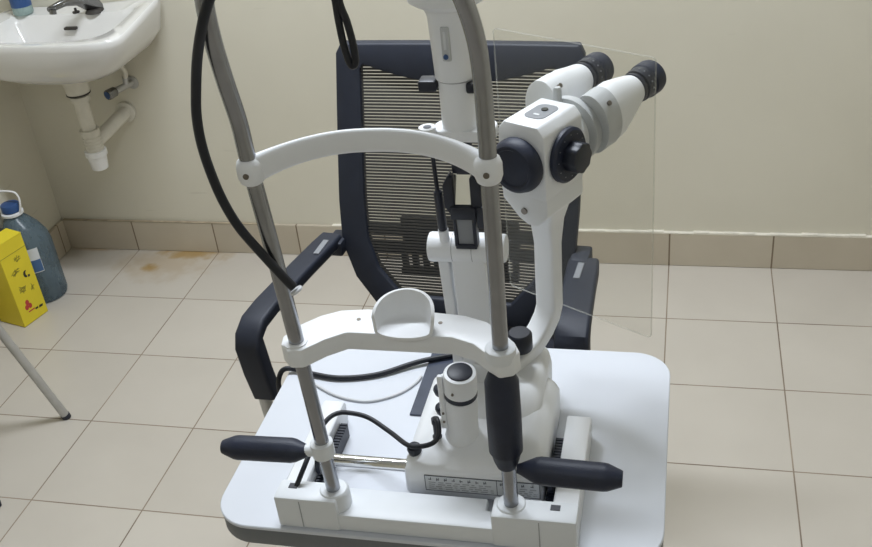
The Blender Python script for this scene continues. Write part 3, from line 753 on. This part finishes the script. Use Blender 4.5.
# tap
b = BM(); lathe(b, [(0, .030), (.005, .028), (.010, .022)], (.115, -.060, .858), (0, 0, 1), 24)
tp = part('tap', b, DIRT, W, 'dark worn chrome tap')
b = BM(); rings = []
for p, w, h_ in (((.117, -.055, .862), .022, .020), ((.113, -.066, .885), .021, .020), ((.101, -.10, .906), .018, .014), ((.077, -.15, .914), .014, .010), ((.056, -.185, .908), .012, .008)):
    rings.append([V(p) + V((u * .85, u * .5, v)) for u, v in rrect(0, 0, w, h_, .007, 4)])
loft(b, rings); cyl(b, (.058, -.182, .905), (.057, -.184, .893), .010, 16); part('spout', b, TAPM, tp)
b = BM(); lathe(b, [(0, .018), (.02, .02), (.03, .016)], (.115, -.060, .905), (0, 0, 1), 20); bx(b, .105, .125, -.062, .0 - .005, .93, .94, .003); part('handle', b, TAPM, tp)
b = BM(); cyl(b, (.052, -.062, .857), (.052, -.062, .862), .011, 16); cyl(b, (.052, -.062, .86), (.052, -.062, .872), .004, 10); part('chain_stay', b, DIRT, bowl)
b = BM(); cyl(b, (.215, -.060, .857), (.215, -.060, .8625), .012, 18); part('tap_hole_plug', b, GREY, bowl)
# waste trap
b = BM(); lathe(b, [(0, .035), (.020, .036), (.060, .044)], (.050, -.165, .646), (0, 0, 1), 24); wt = part('waste_pipe', b, PVC, W)
part('gasket', lathe(BM(), [(0, .0365), (.004, .0365)], (.050, -.165, .642), (0, 0, 1), 24), DIRT, wt)
b = BM(); cyl(b, (.050, -.165, .705), (.050, -.165, .50), .0225, 24, bev=.002); lathe(b, [(0, .029), (.016, .029), (.018, .024)], (.050, -.165, .620), (0, 0, 1), 22); part('trap_pipe', b, PVC, W)
b = BM(); lathe(b, [(0, .030), (.018, .030)], (.050, -.165, .508), (0, 0, 1), 24); cyl(b, (.050, -.165, .508), (.050, -.165, .455), .0265, 24)
for k in range(4): lathe(b, [(0, .0285), (.006, .0285)], (.050, -.165, .462 + k * .011), (0, 0, 1), 24)
part('trap_body', b, PVC, W)
b = BM(); lathe(b, [(0, .022), (.002, .025), (.045, .030), (.047, .034), (.063, .034), (.064, .030)], (.050, -.165, .392), (0, 0, 1), 28); part('trap_cup', b, PVCW, W, 'clean white cup at the trap bottom')
b = BM(); tube(b, [(.052, -.155, .480), (.068, -.105, .492), (.082, -.06, .506), (.089, -.02, .513), (.090, -.001, .514)], .0225, 18); lathe(b, [(0, .034), (.010, .034), (.014, .026)], (.090, -.001, .514), (0, -1, 0), 24); part('outlet_pipe', b, PVC, W)
b = BM(); lathe(b, [(0, .008), (.012, .006)], (.262, -.02, .805), (0, 0, -1), 12); part('fixing_bolt', b, DIRT, W)
# angle valve
b = BM(); lathe(b, [(0, .022), (.004, .020), (.006, .012)], (.138, -.001, .612), (0, -1, 0), 20); cyl(b, (.138, 0, .612), (.112, -.065, .609), .0105, 16); cyl(b, (.128, -.025, .611), (.136, -.030, .640), .009, 14)
AV = thing('angle_valve', 'small chrome angle valve on the wall under the basin', 'valve', (.138, 0, .60))
part('valve_body', b, SILVER, AV)
vd = V((-.40, -1, -.05)).normalized(); vp = V((.112, -.065, .609))
b = BM(); lathe(b, [(0, .013), (.004, .0155), (.030, .0165), (.034, .015)], vp, vd, 20); hv = part('valve_handle', b, TAPM, AV)
b = BM(); lathe(b, [(0, .0125), (.0015, .0125)], vp + vd * .0335, vd, 18); part('blue_disc', b, BLUE, hv)
b = BM(); tube(b, [(.136, -.030, .638), (.143, -.034, .655), (.146, -.044, .672), (.142, -.06, .700), (.137, -.068, .728)], .0075, 12); part('hose', b, PVC, AV)
# soap bottle
SBt = thing('soap_bottle', 'pale green soap bottle with blue label standing on the basin', 'bottle', (-.125, -.062, .8575))
b = BM(); lathe(b, [(0, .027), (.004, .030), (.10, .030), (.125, .022), (.135, .012), (.15, .012)], (-.125, -.062, .8605), (0, 0, 1), 28); part('bottle_body', b, BOTTLEM, SBt)
b = BM(); lathe(b, [(.024, .0305), (.075, .0305)], (-.125, -.062, .8605), (0, 0, 1), 28); part('label', b, BLUE, SBt)
b = BM(); lathe(b, [(.148, .015), (.165, .015), (.167, .006), (.19, .006)], (-.125, -.062, .8605), (0, 0, 1), 20); part('pump', b, PVCW, SBt)

# ------------------------------------------------------------------ water jug
J = thing('water_jug', 'smoky blue plastic water jug with white carry handle on the floor', 'water jug', (-.190, -.305, 0))
jx, jy = -.190, -.305; kx = jx - .020
b = BM(); rings = []
for h, r, o in ((0, .060, 0), (.004, .067, 0), (.015, .071, 0), (.195, .071, 0), (.222, .068, -.002), (.255, .055, -.008), (.282, .038, -.016), (.296, .026, -.020), (.322, .026, -.020)):
    rings.append([V((jx + o + r * math.cos(q), jy + r * math.sin(q), h)) for q in [2 * math.pi * k / 40 for k in range(40)]])
loft(b, rings); part('jug_body', b, JUGM, J)
b = BM(); lathe(b, [(.311, .024), (.313, .029), (.332, .029), (.336, .027), (.338, .020)], (kx, jy, 0), (0, 0, 1), 28); part('cap', b, BLUE, J)
b = BM(); lathe(b, [(.298, .028), (.301, .034), (.308, .034), (.310, .030)], (kx, jy, 0), (0, 0, 1), 28); hr = part('neck_ring', b, PVCW, J)
b = BM(); tube(b, [(kx + .030, jy - .006, .304), (kx + .041, jy - .004, .335), (kx + .041, jy, .362), (kx + .026, jy, .378), (kx - .026, jy, .378), (kx - .041, jy, .362), (kx - .041, jy + .004, .335), (kx - .030, jy + .006, .304)], .0032, 10); part('carry_handle', b, PVCW, J)
def on_jug(a0, a1, z0, z1, r):
    out = BM(); rings = []
    for k in range(9):
        a = math.radians(a0 + (a1 - a0) * k / 8); rings.append([V((jx + math.cos(a) * q, jy + math.sin(a) * q, z)) for q, z in ((r, z0), (r, z1), (r - .001, z1), (r - .001, z0))])
    return loft(out, rings)
jl = part('label', on_jug(-72, -36, .120, .205, .0722), LABELW, J)
part('label_print', on_jug(-71, -37, .123, .165, .0727), LBLUE, jl)

# ------------------------------------------------------------------ yellow sharps box
YB = thing('sharps_box', 'yellow cardboard sharps disposal box with printed pictograms', 'box', (-.21, -.46, 0), 0)
A = V((-.152, -.497, 0)); Bq = V((-.125, -.394, 0)); ud = (Bq - A).normalized(); wd = V((-ud.y, ud.x, 0))
LB = (Bq - A).length
def YP(u, v, w): return A + ud * u * .94 + wd * v + Z * w
b = BM(); prism(b, [(0, 0), (LB, 0), (LB, .108), (0, .108)], YP, .001, .288, .0015, 1); yb = part('carton', b, YELLOW, YB)
b = BM(); prism(b, [(0, 0.0), (LB, 0), (LB - .012, .045), (.012, .045)], lambda u, v, w: YP(u, v + w * .0, .2885 + v * .28 + w), 0, .002, 0); part('flap', b, YELLOW, yb)
b = BM(); prism(b, [(0, .02), (LB, .02), (LB, .106), (0, .106)], YP, .2885, .2905); part('opening_shade', b, INK, yb)  # black slab stands in for the dark shade under the flap
def onface(b, u0, u1, z0, z1, t=.0006): return prism(b, [(u0, -t), (u1, -t), (u1, 0), (u0, 0)], YP, z0, z1)
b = BM(); onface(b, 0, LB, .244, .2455); part('fold_line', b, YDARK, yb)
def blob(b, uc, zc, pts, t=.0007):
    bb = [(uc + u, zc + z) for u, z in pts]
    return prism(b, bb, lambda u, v, w: YP(u, -w, v), 0, t)
def ringp(r0, r1, n=20): return [(r1 * math.cos(2 * math.pi * k / n), r1 * math.sin(2 * math.pi * k / n)) for k in range(n)]
random.seed(11)
def strokes(b, uc, zc, w, h, n):
    for k in range(n):
        a = random.uniform(0, math.pi); l = random.uniform(.3, .7) * w; du, dz = math.cos(a) * l / 2, math.sin(a) * l / 2 * h / w
        cu, cz = uc + random.uniform(-.25, .25) * w, zc + random.uniform(-.3, .3) * h
        nu, nz = -math.sin(a) * .0009, math.cos(a) * .0009
        blob(b, cu, cz, [(du + nu, dz + nz), (-du + nu, -dz + nz), (-du - nu, -dz - nz), (du - nu, dz - nz)])
for q in ((.060, .222, .034, .026, 9), (.038, .185, .034, .03, 11), (.044, .120, .036, .028, 11), (.080, .110, .02, .03, 7)):
    b = BM(); strokes(b, *q); part('pictogram', b, YDARK, yb)
b = BM(); blob(b, .074, .160, [(.010 * math.cos(a) - .002, .012 * math.sin(a)) for a in [math.radians(q) for q in range(60, 300, 20)]] + [(.003 * math.cos(a), .007 * math.sin(a)) for a in [math.radians(q) for q in range(280, 70, -30)]])
part('symbol', b, INK, yb); b = BM(); blob(b, .080, .150, [(.006, .002), (-.002, .004), (-.003, -.004), (.004, -.005)])
part('symbol', b, INK, yb); b = BM(); blob(b, .068, .036, [(.006, .003), (-.006, .003), (-.006, -.003), (.006, -.003)]); part('symbol', b, INK, yb); b = BM(); blob(b, .086, .034, [(.009, .003), (-.006, .005), (-.009, -.003), (.006, -.004)])
part('symbol', b, INK, yb)
b = BM()
for a0 in (90, 210, 330):      # three-lobed hazard mark
    c0 = (.008 * math.cos(math.radians(a0)), .010 * math.sin(math.radians(a0)))
    blob(b, .040, .062, [(c0[0] + .0075 * math.cos(q), c0[1] + .009 * math.sin(q)) for q in [2 * math.pi * k / 14 for k in range(14)]])
blob(b, .048, .040, [(.012, .002), (-.014, .002), (-.014, -.002), (.012, -.002)])
part('hazard_mark', b, RED, yb)

# ------------------------------------------------------------------ stool at the left edge
ST = thing('stool', 'dark-seated stool on thin grey legs at the left edge', 'stool', (.035, -1.09, 0))
b = BM(); lathe(b, [(0, .16), (.006, .178), (.030, .184), (.048, .176), (.056, .14), (.058, .01)], (.035, -1.055, .432), (0, 0, 1), 48); part('seat', b, FABRIC, ST)
for fx, fy_, tx, ty in ((.221, -.896, .155, -.975), (-.15, -.896, -.08, -.975), (.221, -1.23, .155, -1.15), (-.15, -1.23, -.08, -1.15)):
    f, t_ = V((fx, fy_, .012)), V((tx, ty, .436))
    b = BM(); cyl(b, f, t_, .0115, 18); lg = part('leg', b, SILVER, ST)
    b = BM(); lathe(b, [(-.012, .0120), (.000, .0128), (.002, .0117)], f, (t_ - f), 18); part('foot_cap', b, BLACK, lg)

# ------------------------------------------------------------------ light, camera, colour
w = bpy.data.worlds.new('World'); SC.world = w; w.use_nodes = True
w.node_tree.nodes['Background'].inputs['Color'].default_value = (.9, .95, 1, 1); w.node_tree.nodes['Background'].inputs['Strength'].default_value = .3

cam = bpy.data.cameras.new('camera'); co = bpy.data.objects.new('camera', cam); COL.objects.link(co)
pitch, yaw, roll, fpx = .5484, -.2734, -.1127, 1019.4
cq, sq, cp, sp = math.cos(yaw), math.sin(yaw), math.cos(pitch), math.sin(pitch)
fw = V((sq * cp, cq * cp, -sp)); rt = V((cq, -sq, 0)); up = rt.cross(fw)
cr, sr_ = math.cos(roll), math.sin(roll)
r2 = rt * cr + up * sr_; u2 = up * cr - rt * sr_
co.matrix_world = Matrix(((r2.x, u2.x, -fw.x, 1.82662), (r2.y, u2.y, -fw.y, -2.75388), (r2.z, u2.z, -fw.z, 1.68295), (0, 0, 0, 1)))
cam.sensor_width = 36; cam.lens = fpx / 872 * 36; cam.clip_start = .05; cam.clip_end = 30
SC.camera = co
vs = SC.view_settings; vs.view_transform = 'Standard'; vs.look = 'None'; vs.exposure = 0.23; vs.gamma = 1; vs.use_curve_mapping = False
